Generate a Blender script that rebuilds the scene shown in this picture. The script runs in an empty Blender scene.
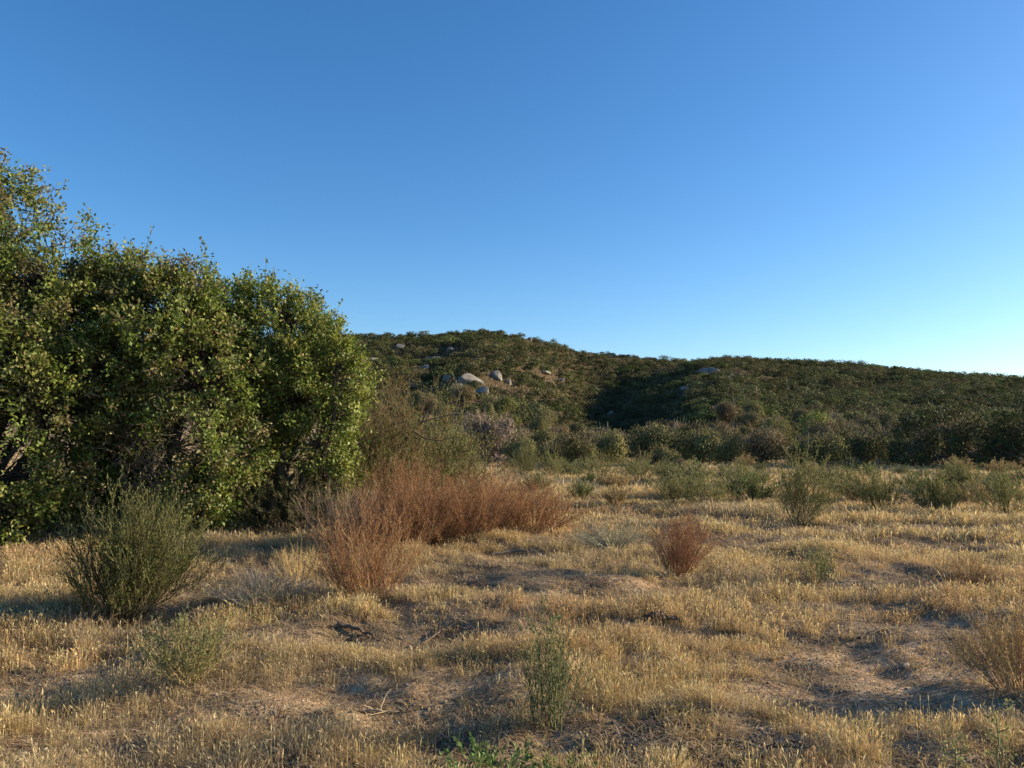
import bpy, math, random
import numpy as np
from mathutils import Vector

PI = math.pi
R = np.random.default_rng(7)
scene = bpy.context.scene
COL = scene.collection

# ------------------------------------------------------------------ camera model
F = 804.0                      # focal length in pixels of the 1024 px wide picture
PITCH = math.radians(4.0)
CAMZ = 1.62


def ray(px, py):
    u, v = (px - 512) / F, (384 - py) / F
    c, s = math.cos(PITCH), math.sin(PITCH)
    return np.array([u, c - v * s, s + v * c])


# ------------------------------------------------------------------ noise
def _hash(ix, iy, seed):
    h = (ix.astype(np.int64) * 374761393 + iy.astype(np.int64) * 668265263 + seed * 974634777) & 0xFFFFFFFF
    h = ((h ^ (h >> 13)) * 1274126177) & 0xFFFFFFFF
    h = h ^ (h >> 16)
    return (h & 0xFFFFFF) / float(0xFFFFFF)


def vnoise(x, y, seed=0):
    x = np.asarray(x, float)
    y = np.asarray(y, float)
    ix, iy = np.floor(x), np.floor(y)
    fx, fy = x - ix, y - iy
    fx, fy = fx * fx * (3 - 2 * fx), fy * fy * (3 - 2 * fy)
    a, b = _hash(ix, iy, seed), _hash(ix + 1, iy, seed)
    c, d = _hash(ix, iy + 1, seed), _hash(ix + 1, iy + 1, seed)
    return (a + (b - a) * fx) * (1 - fy) + (c + (d - c) * fx) * fy


def fbm(x, y, seed=0, o=3):
    t, a, n = 0, 1, 0
    for k in range(o):
        t = t + a * vnoise(x * 2 ** k, y * 2 ** k, seed + 17 * k)
        n += a
        a *= .5
    return t / n


# ------------------------------------------------------------------ terrain
PROFILE = [(-900, 400), (-300, 356), (0, 340), (200, 333), (330, 329), (385, 330), (430, 329), (480, 325), (515, 329), (545, 336), (575, 345),
           (640, 352), (690, 357), (750, 355), (800, 357), (850, 360), (900, 365), (950, 369), (1024, 375), (1200, 388), (1600, 412)]
_th, _Z, _R = [], [], []
for px, py in PROFILE:
    d = ray(px, py)
    th = math.atan2(d[0], d[1])
    sl = d[2] / math.hypot(d[0], d[1])
    Rr = 235 + 55 * (1 / (1 + math.exp(-(px - 620) / 60)))
    _th.append(th)
    _R.append(Rr)
    _Z.append(CAMZ + Rr * sl - 1.6)
_th, _Z, _R = map(np.array, (_th, _Z, _R))


def height(x, y):
    x = np.asarray(x, float)
    y = np.asarray(y, float)
    r = np.hypot(x, y)
    th = np.arctan2(x, y)
    Z = np.interp(th, _th, _Z)
    Z = Z * np.clip((1.35 - np.abs(th)) / .35, 0, 1)
    RR = np.interp(th, _th, _R)
    r0 = 62 + 14 * np.sin(th * 5 + 1)
    u = np.clip((r - r0) / (RR - r0), 0, 1)
    s = .25 * u + .75 * u ** 1.6
    s = np.where(u > .85, s - .3 * (u - .85) ** 2 / .15 * .5, s)
    back = np.exp(-(np.clip(r - RR, 0, None) / 190) ** 2)
    h = Z * s * back
    # a draw running up between the knoll and the right-hand ridge
    bump = np.clip(4 * u * (1 - u), 0, 1)
    h -= 8.0 * np.exp(-((th - .10 - .05 * (1 - u)) / .055) ** 2) * bump
    h += 2.6 * np.exp(-((th + .06 - .03 * u) / .05) ** 2) * bump
    h += 3.5 * np.exp(-((th - .25) / .06) ** 2) * bump  # bulge added to the ridge so that it shades the draw
    h += (fbm(x / 34, y / 34, 3) - .5) * 6 * bump
    h += (fbm(x / 11, y / 11, 5) - .5) * 2.2 * bump
    near = 1 / (1 + (r / 30) ** 2)
    h += (fbm(x / 6, y / 6, 11) - .5) * .30 * (1 - bump)
    h += (fbm(x / 1.1, y / 1.1, 23) - .5) * .29 * near
    h += (fbm(x / .33, y / .33, 29, 2) - .5) * .085 * near
    return h


def hz(x, y):
    return float(height(np.array([x]), np.array([y]))[0])


def hit(px, py):
    """Point of the terrain seen at a pixel of the photograph."""
    d = ray(px, py)
    d = d / np.hypot(d[0], d[1])
    t = np.geomspace(2, 420, 3000)
    below = CAMZ + t * d[2] < height(d[0] * t, d[1] * t)
    k = int(np.argmax(below)) if below.any() else len(t) - 1
    return np.array([d[0] * t[k], d[1] * t[k], hz(d[0] * t[k], d[1] * t[k])])


def at(px, depth):
    """Ground point in the direction of a picture column at a depth in metres."""
    x = (px - 512) / F * depth
    return np.array([x, depth, hz(x, depth)])


def world(px, py, depth):
    d = ray(px, py)
    return np.array([0, 0, CAMZ]) + d * depth / d[1]


# ------------------------------------------------------------------ materials
def new_mat(name):
    m = bpy.data.materials.new(name)
    m.use_nodes = True
    nt = m.node_tree
    nt.nodes.clear()
    return m, nt.nodes, nt.links


def plant_mat(name, rough=.6, trans=.3, spec=.3, tint=(1, 1, 1), vary=.25, gain_t=1.2):
    m, N, L = new_mat(name)
    out = N.new('ShaderNodeOutputMaterial')
    at_ = N.new('ShaderNodeAttribute')
    at_.attribute_name = 'Col'
    oi = N.new('ShaderNodeObjectInfo')
    mul = N.new('ShaderNodeMixRGB')
    mul.blend_type = 'MULTIPLY'
    mul.inputs[0].default_value = 1
    mul.inputs[2].default_value = (*tint, 1)
    L.new(at_.outputs['Color'], mul.inputs[1])
    hsv = N.new('ShaderNodeHueSaturation')
    mr = N.new('ShaderNodeMapRange')
    mr.inputs['To Min'].default_value = 1 - vary
    mr.inputs['To Max'].default_value = 1 + vary
    L.new(oi.outputs['Random'], mr.inputs['Value'])
    L.new(mr.outputs[0], hsv.inputs['Value'])
    L.new(mul.outputs[0], hsv.inputs['Color'])
    b = N.new('ShaderNodeBsdfPrincipled')
    b.inputs['Roughness'].default_value = rough
    b.inputs['Specular IOR Level'].default_value = spec
    L.new(hsv.outputs[0], b.inputs['Base Color'])
    if trans > 0:
        t = N.new('ShaderNodeBsdfTranslucent')
        h2 = N.new('ShaderNodeHueSaturation')
        h2.inputs['Value'].default_value = gain_t
        h2.inputs['Saturation'].default_value = 1.1
        L.new(hsv.outputs[0], h2.inputs['Color'])
        L.new(h2.outputs[0], t.inputs['Color'])
        mx = N.new('ShaderNodeMixShader')
        mx.inputs[0].default_value = trans
        L.new(b.outputs[0], mx.inputs[1])
        L.new(t.outputs[0], mx.inputs[2])
        L.new(mx.outputs[0], out.inputs[0])
    else:
        L.new(b.outputs[0], out.inputs[0])
    return m


M_LEAF = plant_mat('sumac_leaf', .5, .28, .28, vary=0)
M_FINE = plant_mat('fine_foliage', .65, .25, .2, vary=.1)
M_DRY = plant_mat('dry_straw', .6, .35, .25, vary=0)
M_STEM = plant_mat('twig_bark', .85, 0, .15, vary=.1)
M_CHAP = plant_mat('chaparral_leaf', .8, .15, .08, vary=.22)


def soil_mat():
    m, N, L = new_mat('dry_soil')
    out = N.new('ShaderNodeOutputMaterial')
    b = N.new('ShaderNodeBsdfPrincipled')
    b.inputs['Roughness'].default_value = .95
    b.inputs['Specular IOR Level'].default_value = .1
    tc = N.new('ShaderNodeTexCoord')

    def noise(scale, detail=4, rough=.6):
        n = N.new('ShaderNodeTexNoise')
        n.inputs['Scale'].default_value = scale
        n.inputs['Detail'].default_value = detail
        n.inputs['Roughness'].default_value = rough
        L.new(tc.outputs['Object'], n.inputs['Vector'])
        return n

    def ramp(a, *stops):
        r = N.new('ShaderNodeValToRGB')
        e = r.color_ramp.elements
        while len(e) < len(stops):
            e.new(.5)
        for el, (p, c) in zip(e, stops):
            el.position = p
            el.color = (*c, 1)
        L.new(a, r.inputs[0])
        return r

    big = ramp(noise(.45, 5).outputs[0], (.35, (.27, .19, .115)), (.5, (.37, .27, .17)), (.65, (.45, .345, .235)))
    fine = ramp(noise(38, 5, .75).outputs[0], (.3, (.35, .33, .32)), (.5, (.9, .9, .88)), (.72, (1.5, 1.42, 1.35)))
    mul = N.new('ShaderNodeMixRGB')
    mul.blend_type = 'MULTIPLY'
    mul.inputs[0].default_value = .85
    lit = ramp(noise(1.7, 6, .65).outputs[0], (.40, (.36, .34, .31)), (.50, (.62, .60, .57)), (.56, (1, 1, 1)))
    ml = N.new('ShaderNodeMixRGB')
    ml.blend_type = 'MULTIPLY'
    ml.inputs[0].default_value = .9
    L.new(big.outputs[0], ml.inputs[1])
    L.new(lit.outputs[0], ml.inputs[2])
    at_ = N.new('ShaderNodeAttribute')
    at_.attribute_name = 'Col'
    m0 = N.new('ShaderNodeMixRGB')
    m0.blend_type = 'MULTIPLY'
    m0.inputs[0].default_value = 1
    m0.use_clamp = False
    L.new(ml.outputs[0], m0.inputs[1])
    L.new(at_.outputs['Color'], m0.inputs[2])
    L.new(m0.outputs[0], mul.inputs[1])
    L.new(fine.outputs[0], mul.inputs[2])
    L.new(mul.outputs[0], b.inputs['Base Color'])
    bp = N.new('ShaderNodeBump')
    bp.inputs['Strength'].default_value = .9
    bp.inputs['Distance'].default_value = .03
    L.new(noise(22, 6, .7).outputs[0], bp.inputs['Height'])
    L.new(bp.outputs[0], b.inputs['Normal'])
    L.new(b.outputs[0], out.inputs[0])
    return m


def rock_mat(name, c1, c2, scale=3):
    m, N, L = new_mat(name)
    out = N.new('ShaderNodeOutputMaterial')
    b = N.new('ShaderNodeBsdfPrincipled')
    b.inputs['Roughness'].default_value = .9
    tc = N.new('ShaderNodeTexCoord')
    n = N.new('ShaderNodeTexNoise')
    n.inputs['Scale'].default_value = scale
    n.inputs['Detail'].default_value = 7
    n.inputs['Roughness'].default_value = .7
    L.new(tc.outputs['Object'], n.inputs['Vector'])
    r = N.new('ShaderNodeValToRGB')
    r.color_ramp.elements[0].position = .35
    r.color_ramp.elements[0].color = (*c1, 1)
    r.color_ramp.elements[1].position = .62
    r.color_ramp.elements[1].color = (*c2, 1)
    L.new(n.outputs[0], r.inputs[0])
    L.new(r.outputs[0], b.inputs['Base Color'])
    bp = N.new('ShaderNodeBump')
    bp.inputs['Strength'].default_value = .6
    L.new(n.outputs[0], bp.inputs['Height'])
    L.new(bp.outputs[0], b.inputs['Normal'])
    L.new(b.outputs[0], out.inputs[0])
    return m


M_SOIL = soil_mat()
M_ROCK = rock_mat('pale_granite', (.10, .09, .08), (.26, .23, .195), .9)
M_STONE = rock_mat('field_stone', (.16, .13, .10), (.34, .28, .22), 14)


# ------------------------------------------------------------------ mesh building
class Buf:
    """Collects quads as arrays; build() links them as ONE mesh object."""

    def __init__(self):
        self.v, self.q, self.c, self.n = [], [], [], 0

    def add(self, verts, quads, cols):
        verts = np.asarray(verts, np.float32).reshape(-1, 3)
        self.v.append(verts)
        self.q.append(np.asarray(quads, np.int64).reshape(-1, 4) + self.n)
        self.c.append(np.broadcast_to(np.asarray(cols, np.float32), (len(verts), 3)) if np.ndim(cols) == 1 else np.asarray(cols, np.float32).reshape(-1, 3))
        self.n += len(verts)

    def ribbons(self, P, W, S, C):
        """P (N,K,3) centre lines, W (N,K) half widths, S (N,3) side vectors, C (N,K,3) or (N,3)"""
        n, k, _ = P.shape
        S = S[:, None, :] * W[:, :, None]
        V = np.stack([P - S, P + S], 2).reshape(-1, 3)
        i = (np.arange(n) * k * 2)[:, None] + (np.arange(k - 1) * 2)[None, :]
        Q = np.stack([i, i + 1, i + 3, i + 2], -1)
        if C.ndim == 2:
            C = np.repeat(C[:, None, :], k, 1)
        self.add(V, Q, np.repeat(C, 2, 1).reshape(-1, 3))

    def tubes(self, P, Rad, C, m=3):
        n, k, _ = P.shape
        T = np.gradient(P, axis=1)
        T /= np.linalg.norm(T, axis=-1, keepdims=True) + 1e-9
        A = np.cross(T, np.array([.31, .17, .93]))
        A /= np.linalg.norm(A, axis=-1, keepdims=True) + 1e-9
        B = np.cross(T, A)
        ang = np.arange(m) * 2 * PI / m
        V = P[:, :, None, :] + Rad[:, :, None, None] * (A[:, :, None, :] * np.cos(ang)[:, None] + B[:, :, None, :] * np.sin(ang)[:, None])
        base = (np.arange(n) * k * m)[:, None, None] + (np.arange(k - 1) * m)[None, :, None]
        a = np.arange(m)[None, None, :]
        b = (np.arange(m)[None, None, :] + 1) % m
        Q = np.stack([base + a, base + b, base + m + b, base + m + a], -1)
        if C.ndim == 2:
            C = np.repeat(C[:, None, :], k, 1)
        self.add(V.reshape(-1, 3), Q, np.repeat(C[:, :, None, :], m, 2).reshape(-1, 3))

    def leaves(self, P, D, Nn, Ln, Wd, C):
        """Leaf-shaped quads: P base (N,3), D direction, Nn approximate normal, length, half width"""
        S = np.cross(D, Nn)
        S /= np.linalg.norm(S, axis=-1, keepdims=True) + 1e-9
        mid = P + D * (Ln * .45)[:, None]
        V = np.stack([P, mid + S * Wd[:, None], P + D * Ln[:, None], mid - S * Wd[:, None]], 1)
        Q = (np.arange(len(P)) * 4)[:, None] + np.arange(4)[None]
        self.add(V.reshape(-1, 3), Q, np.repeat(C, 4, 0))

    def build(self, name, mat, parent=None, smooth=False):
        V = np.concatenate(self.v)
        Q = np.concatenate(self.q)
        C = np.concatenate(self.c)
        me = bpy.data.meshes.new(name)
        me.vertices.add(len(V))
        me.vertices.foreach_set('co', V.astype(np.float32).ravel())
        me.loops.add(len(Q) * 4)
        me.loops.foreach_set('vertex_index', Q.astype(np.int32).ravel())
        me.polygons.add(len(Q))
        me.polygons.foreach_set('loop_start', np.arange(0, len(Q) * 4, 4, dtype=np.int32))
        me.update(calc_edges=True)
        if smooth:
            me.polygons.foreach_set('use_smooth', np.ones(len(Q), bool))
        ca = me.color_attributes.new('Col', 'FLOAT_COLOR', 'POINT')
        ca.data.foreach_set('color', np.concatenate([C, np.ones((len(C), 1), np.float32)], 1).astype(np.float32).ravel())
        me.materials.append(mat)
        o = bpy.data.objects.new(name, me)
        COL.objects.link(o)
        if parent is not None:
            o.parent = parent
        return o


def tag(o, label=None, cat=None, group=None, kind=None):
    for k, v in (('label', label), ('category', cat), ('group', group), ('kind', kind)):
        if v:
            o[k] = v
    return o


def thing(name, loc, label, cat, group=None, rz=0):
    o = bpy.data.objects.new(name, None)
    o.empty_display_size = .1
    COL.objects.link(o)
    o.location = Vector([float(t) for t in loc])
    o.rotation_euler = (0, 0, rz)
    return tag(o, label, cat, group)


def dup(root, loc, rz, sc, label=None, group=None):
    r = root.copy()
    COL.objects.link(r)
    r.location = Vector([float(t) for t in loc])
    r.rotation_euler = (0, 0, rz)
    r.scale = sc
    if label:
        r['label'] = label
    if group:
        r['group'] = group
    for ch in list(root.children):
        c = ch.copy()
        COL.objects.link(c)
        c.parent = r
    return r


def unit(v):
    return v / (np.linalg.norm(v, axis=-1, keepdims=True) + 1e-9)


def rdir(n):
    return unit(R.normal(size=(n, 3)))


def jit(c, n, hue=.12, val=.25):
    """n colours round c: real differences from leaf to leaf"""
    c = np.asarray(c, float)
    k = R.uniform(1 - val, 1 + val, (n, 1))
    return np.clip(c * k * R.uniform(1 - hue, 1 + hue, (n, 3)), .003, 1)


def pick(cols, n, hue=.1, val=.2):
    cols = np.asarray(cols, float)
    c = cols[R.integers(0, len(cols), n)]
    return np.clip(c * R.uniform(1 - val, 1 + val, (n, 1)) * R.uniform(1 - hue, 1 + hue, (n, 3)), .003, 1)


# ------------------------------------------------------------------ the ground: one sheet to the horizon
SANDY = (0, 1, 2, 3, 4, 10, 17)
BARE = [(400, 699, 1.1, .55), (290, 708, .9, .42), (880, 672, 1.0, .8), (835, 700, 1.0, .5), (915, 705, .9, .6), (480, 762, .4, .3), (600, 735, .5, .3),
        (345, 635, .8, .35), (560, 590, 1.5, .8), (500, 575, 1.6, .6), (660, 590, .7, .4), (720, 540, 2.2, 1.0), (600, 545, 1.4, .8),
        (870, 530, 2.6, .7), (915, 585, .9, .5), (960, 550, 1.6, .6), (480, 640, .5, .4), (20, 690, .6, .3), (255, 640, .6, .3), (700, 640, .5, .25),
        (850, 610, .8, .35), (930, 630, .7, .4), (690, 745, .7, .15)]
BARE = [(hit(a, b), c, d) for a, b, c, d in BARE]


def build_ground():
    th = np.concatenate([np.linspace(-PI, -.9, 70, endpoint=False), np.linspace(-.9, .9, 520), np.linspace(.9, PI, 70)[1:]])
    rr = np.concatenate([[.05, .5, 1.0], np.geomspace(1.5, 60, 330), np.geomspace(60, 480, 170)[1:], np.geomspace(480, 7000, 30)[1:]])
    T, RR = np.meshgrid(th, rr, indexing='ij')
    X, Y = np.sin(T) * RR, np.cos(T) * RR
    V = np.stack([X, Y, height(X, Y)], -1).reshape(-1, 3)
    n, k = T.shape
    i = (np.arange(n - 1) * k)[:, None] + np.arange(k - 1)[None]
    Q = np.stack([i, i + 1, i + k + 1, i + k], -1)
    b = Buf()
    rv = RR.reshape(-1)
    f = np.clip((rv + 25 * (fbm(V[:, 0] / 9, V[:, 1] / 9, 33) - .5) - 80) / 25, 0, 1)[:, None] * np.ones(3)
    b.add(V, Q, 1 * (1 - f) + f * np.array([.36, .35, .31]))   # leaf litter under the hill brush
    g = np.zeros(len(V))
    for k in SANDY:
        p, a, c = BARE[k]
        e = ((V[:, 0] - p[0]) / a) ** 2 + ((V[:, 1] - p[1]) / c) ** 2 + 1.2 * (fbm(V[:, 0] / .5, V[:, 1] / .35, 71) - .5)
        g = np.maximum(g, np.clip(1.5 - e, 0, 1))
    b.c[0] = b.c[0] * (1 + g[:, None] * np.array([.55, .52, .50]))   # paler, coarser sand in the openings
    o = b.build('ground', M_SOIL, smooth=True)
    tag(o, kind='structure')


build_ground()

# ------------------------------------------------------------------ grass
def grass_density(x, y):
    n = fbm(x / 1.5 + 40, y / 1.0, 41)
    m = vnoise(x / .34, y / .26, 51) * .5 + vnoise(x / .14, y / .12, 52) * .5
    d = np.clip((n - .18) * 3.2, 0.15, 1) * np.clip((m - .27) * 4.0, .08, 1)
    for p, a, b in BARE:
        e = ((x - p[0]) / a) ** 2 + ((y - p[1]) / b) ** 2
        d = d * np.clip(.15 + .85 * (e - .4) / .8, .10, 1)
    return d


STRAW = [(.49, .365, .175), (.56, .435, .235), (.42, .31, .145), (.37, .285, .16), (.48, .345, .16), (.34, .235, .12)]


def build_grass():
    b = Buf()
    total = 0
    #         r0  r1  tufts/m2 blades  half width  height  points
    for r0, r1, dens, nb, w, hgt, k in ((2.6, 7, 420, 17, .0010, .145, 5), (7, 13, 230, 15, .0016, .175, 5), (13, 25, 120, 12, .0023, .21, 4), (25, 62, 34, 10, .0052, .25, 3)):
        wedge = .82
        area = (r1 ** 2 - r0 ** 2) * wedge
        n = int(area * dens)
        r = np.sqrt(R.uniform(r0 ** 2, r1 ** 2, n))
        a = R.uniform(-wedge, wedge, n)
        x, y = np.sin(a) * r, np.cos(a) * r
        dn = grass_density(x, y)
        keep = R.random(n) < dn
        if r1 > 30:
            edge = 47 + 7 * vnoise(a * 22, a * 0, 5)
            keep &= (r < edge) | (R.random(n) < .35)
        x, y, dn = x[keep], y[keep], dn[keep]
        n = len(x)
        tone = fbm(x / 2.3, y / 2.3, 77)
        tall = (.34 + .75 * fbm(x / .9, y / .9, 87)) * (.55 + .6 * dn)
        tcol = pick(STRAW, n, .06, .22)
        grey = np.array([.30, .24, .16])
        red = np.array([.39, .26, .14])
        f = np.clip((tone - .52) * 5, 0, .75)[:, None]
        tcol = tcol * (1 - f) + red * f
        f = np.clip((.42 - tone) * 5, 0, .6)[:, None]
        tcol = tcol * (1 - f) + grey * f
        N = n * nb
        total += N
        X, Y = np.repeat(x, nb), np.repeat(y, nb)
        az = R.uniform(0, 2 * PI, N)
        sp = np.abs(R.normal(0, .035 if r1 < 20 else .10, N))
        bx, by = X + np.cos(az) * sp, Y + np.sin(az) * sp
        H = hgt * np.repeat(tall, nb) * R.uniform(.35, 1.25, N) * np.where(R.random(N) < .04, 1.6, 1)
        lean = H * np.clip(R.normal(.45, .36, N), 0, 1.3)
        laz = az + R.normal(0, .7, N)
        t = np.array({5: [0, .45, .80, .89, 1.0], 4: [0, .5, .8, 1.0], 3: [0, .6, 1.0]}[k])
        P = np.empty((N, k, 3))
        P[:, :, 0] = bx[:, None] + (np.cos(laz) * lean)[:, None] * t ** 1.9
        P[:, :, 1] = by[:, None] + (np.sin(laz) * lean)[:, None] * t ** 1.9
        P[:, :, 2] = height(bx, by)[:, None] - .01 + H[:, None] * (t - .25 * np.clip(lean / H, 0, 1)[:, None] * t ** 2)
        head = R.random(N) < .55
        H = np.where(head, H, H * R.uniform(.45, .85, N))
        lean = np.minimum(lean, H * 1.2)
        hw = np.where(head, R.uniform(2.4, 4.4, N), .75)
        W = np.ones((N, k)) * w
        W[:, -2] *= hw
        W[:, -1] *= .15
        if k == 5:
            W[:, -3] *= .65
        if k == 3:
            W[:, 1] *= .9
        W *= R.uniform(.7, 1.35, N)[:, None]
        sa = R.uniform(0, PI, N)
        S = np.stack([np.cos(sa), np.sin(sa), np.zeros(N)], 1)
        C = np.repeat(tcol, nb, 0) * R.uniform(.7, 1.25, (N, 1)) * R.uniform(.94, 1.06, (N, 3))
        CC = np.repeat(C[:, None, :], k, 1)
        CC[:, -2:, :] = np.where(head[:, None, None], CC[:, -2:, :] * np.array([1.12, 1.15, 1.2]), CC[:, -2:, :])
        b.ribbons(P, W, S, np.clip(CC, 0, .75))
    # flattened dead stems lying on the soil
    n = 190000
    r = np.sqrt(R.uniform(2.6 ** 2, 24 ** 2, n)) * R.uniform(.6, 1, n)
    a = R.uniform(-.8, .8, n)
    x, y = np.sin(a) * r, np.cos(a) * r
    ln = R.uniform(.04, .20, n)
    az = R.uniform(0, 2 * PI, n)
    t = np.linspace(0, 1, 3)
    P = np.empty((n, 3, 3))
    P[:, :, 0] = x[:, None] + (np.cos(az) * ln)[:, None] * t
    P[:, :, 1] = y[:, None] + (np.sin(az) * ln)[:, None] * t
    P[:, :, 2] = height(P[:, :, 0], P[:, :, 1]) + R.uniform(.004, .03, n)[:, None] * np.array([.4, 1, .5])
    S = np.stack([-np.sin(az), np.cos(az), np.zeros(n)], 1)
    W = np.ones((n, 3)) * R.uniform(.0015, .0035, n)[:, None] * np.clip(r / 8, 1, 3)[:, None]
    b.ribbons(P, W, S, pick([(.42, .31, .18), (.36, .25, .14), (.26, .175, .10), (.48, .37, .23)], n))
    o = b.build('dry_grass', M_DRY)
    tag(o, 'dry straw coloured grass covering the open field', 'grass', kind='stuff')
    print('grass blades', total)


build_grass()


def build_gravel():
    """Small stones and clods on the soil."""
    n = 42000
    r = np.sqrt(R.uniform(2.8 ** 2, 16 ** 2, n)) * R.uniform(.5, 1, n)
    r = np.clip(r, 2.8, None)
    a = R.uniform(-.75, .75, n)
    x, y = np.sin(a) * r, np.cos(a) * r
    s = R.uniform(.003, .011, n) * np.where(R.random(n) < .03, 1.8, 1)
    cube = np.array([(-1, -1, -1), (1, -1, -1), (1, 1, -1), (-1, 1, -1), (-1, -1, 1), (1, -1, 1), (1, 1, 1), (-1, 1, 1)]) * .6
    V = cube[None] * R.uniform(.5, 1.25, (n, 8, 3)) * s[:, None, None] * np.array([1.2, 1.2, .8])
    V += np.stack([x, y, height(x, y) + s * .2], 1)[:, None, :]
    q = np.array([(0, 3, 2, 1), (4, 5, 6, 7), (0, 1, 5, 4), (1, 2, 6, 5), (2, 3, 7, 6), (3, 0, 4, 7)])
    Q = (np.arange(n) * 8)[:, None, None] + q[None]
    b = Buf()
    b.add(V, Q, np.repeat(pick([(.30, .225, .155), (.20, .15, .10), (.38, .30, .22)], n), 8, 0))
    tag(b.build('gravel', M_STEM), 'small stones and clods scattered on the bare soil', 'gravel', kind='stuff')


build_gravel()


# ------------------------------------------------------------------ upright broom-like shrubs
def broom(Hh, Wd, n, stem_c, leaf_c=None, twigs=10, leaf=.014, leafn=8, lw=.22, wild=.12, rad=.004, lean=(0, 0), base=.10, twl=(.15, .34), power=.6, start=.3):
    """Fan of stems from one foot; returns (stems, foliage or None) buffers in local coordinates."""
    K = 7
    t = np.linspace(0, 1, K)
    az = R.uniform(0, 2 * PI, n)
    u = R.random(n) ** power
    hgt = Hh * (1 - .45 * u ** 2) * R.uniform(.62, 1.05, n)
    out = Wd * u
    P = np.empty((n, K, 3))
    wob = np.cumsum(R.normal(0, wild * Hh / K, (n, K, 3)), 1)
    wob -= wob[:, :1]
    P[:, :, 0] = (np.cos(az) * base * u)[:, None] + (np.cos(az) * out + lean[0])[:, None] * t ** 1.15 + wob[:, :, 0]
    P[:, :, 1] = (np.sin(az) * base * u)[:, None] + (np.sin(az) * out + lean[1])[:, None] * t ** 1.15 + wob[:, :, 1]
    P[:, :, 2] = -.03 + hgt[:, None] * t + wob[:, :, 2] * .35
    rd = rad * R.uniform(.6, 1.3, n)[:, None] * (1.05 - .8 * t)[None]
    bs = Buf()
    sc = pick(stem_c, n, .06, .2)
    bs.tubes(P, rd, sc)
    # twigs, leaving the stems upward
    m = n * twigs
    si = np.repeat(np.arange(n), twigs)
    tt = R.uniform(start, 1, m)
    f = tt * (K - 1)
    i = np.minimum(f.astype(int), K - 2)
    fr = (f - i)[:, None]
    B = P[si, i] * (1 - fr) + P[si, i + 1] * fr
    T = unit(P[si, i + 1] - P[si, i])
    D = unit(T + R.normal(0, .33, (m, 3)) + np.array([0, 0, .25]))
    ln = Hh * R.uniform(*twl, m) * (1.1 - .5 * tt)
    k2 = 4
    t2 = np.linspace(0, 1, k2)
    Q = B[:, None, :] + D[:, None, :] * (ln[:, None] * t2)[:, :, None]
    Q[:, :, 2] += (ln * .15)[:, None] * t2 ** 2
    Q += np.cumsum(R.normal(0, .012 * Hh, Q.shape), 1) * t2[None, :, None]
    S = unit(np.cross(D, rdir(m)))
    W = np.ones((m, k2)) * (rad * .38 * R.uniform(.7, 1.3, m))[:, None] * (1.05 - .7 * t2)
    bs.ribbons(Q, W, S, sc[si] * R.uniform(.85, 1.2, (m, 1)))
    bl = None
    if leaf_c is not None:
        bl = Buf()
        L = m * leafn
        ti = np.repeat(np.arange(m), leafn)
        t3 = R.uniform(.02, 1, L)
        g = t3 * (k2 - 1)
        j = np.minimum(g.astype(int), k2 - 2)
        fr = (g - j)[:, None]
        PP = Q[ti, j] * (1 - fr) + Q[ti, j + 1] * fr
        DD = unit(D[ti] + R.normal(0, .5, (L, 3)) + np.array([0, 0, .2]))
        bl.leaves(PP, DD, rdir(L), leaf * R.uniform(.6, 1.4, L), leaf * lw * R.uniform(.7, 1.3, L), pick(leaf_c, L, .1, .25))
    return bs, bl


def shrub(name, loc, label, cat, group=None, stems_name='stems', leaf_name='foliage', mat=None, rz=0, **kw):
    root = thing(name, loc, label, cat, group, rz)
    bs, bl = broom(**kw)
    bs.build(stems_name, M_STEM, root)
    if bl is not None:
        bl.build(leaf_name, mat or M_FINE, root)
    return root


OLIVE = [(.14, .15, .055), (.165, .17, .062), (.115, .13, .05), (.19, .18, .075)]
GREEN = [(.155, .17, .06), (.13, .15, .055), (.185, .195, .075)]
GREENST = [(.16, .15, .07), (.19, .165, .085), (.12, .10, .06)]
RUST = [(.25, .125, .06), (.20, .092, .046), (.29, .16, .08), (.15, .078, .05)]
RUSTL = [(.31, .17, .08), (.26, .13, .062), (.38, .25, .125), (.21, .11, .06)]
TAN = [(.36, .23, .11), (.42, .29, .15), (.30, .17, .08)]
MAROON = [(.23, .10, .065), (.19, .085, .055), (.28, .14, .085)]
GREYTW = [(.33, .29, .23), (.26, .22, .17), (.40, .36, .29)]

# --- the ones standing in the field, one by one
p = at(128, 7.6)
shrub('green_bush', p, 'big olive green broom bush on the grass before the left trees', 'bush', Hh=1.34, Wd=.52, n=150, stem_c=[(.12, .11, .055), (.09, .075, .045)], leaf_c=[(.135, .145, .042), (.16, .165, .05), (.11, .125, .04), (.185, .175, .06)],
      twigs=24, leaf=.026, leafn=9, lw=.15, lean=(.2, 0), rad=.006, base=.12, wild=.15, power=.62, twl=(.10, .26))
p = at(196, 5.5)
shrub('small_bush', p, 'small sparse green bush with pale straw twigs at its foot, before the big olive bush', 'bush', Hh=.46, Wd=.38, n=54,
      stem_c=[(.34, .26, .12), (.50, .36, .17), (.24, .2, .1)], leaf_c=[(.15, .165, .065), (.19, .185, .08), (.26, .22, .11)], twigs=14, leaf=.022, leafn=9, lw=.15, rad=.003, base=.06, power=.6, wild=.16, twl=(.12, .3))
p = at(268, 8.1)
shrub('dry_bush', p, 'pale grey leafless tangle of arching twigs beside the big orange bush', 'bush', Hh=.42, Wd=.55, n=120, stem_c=GREYTW, twigs=8,
      wild=.28, rad=.003, base=.10, twl=(.3, .6), power=.5)
p = at(368, 8.25)
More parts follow.
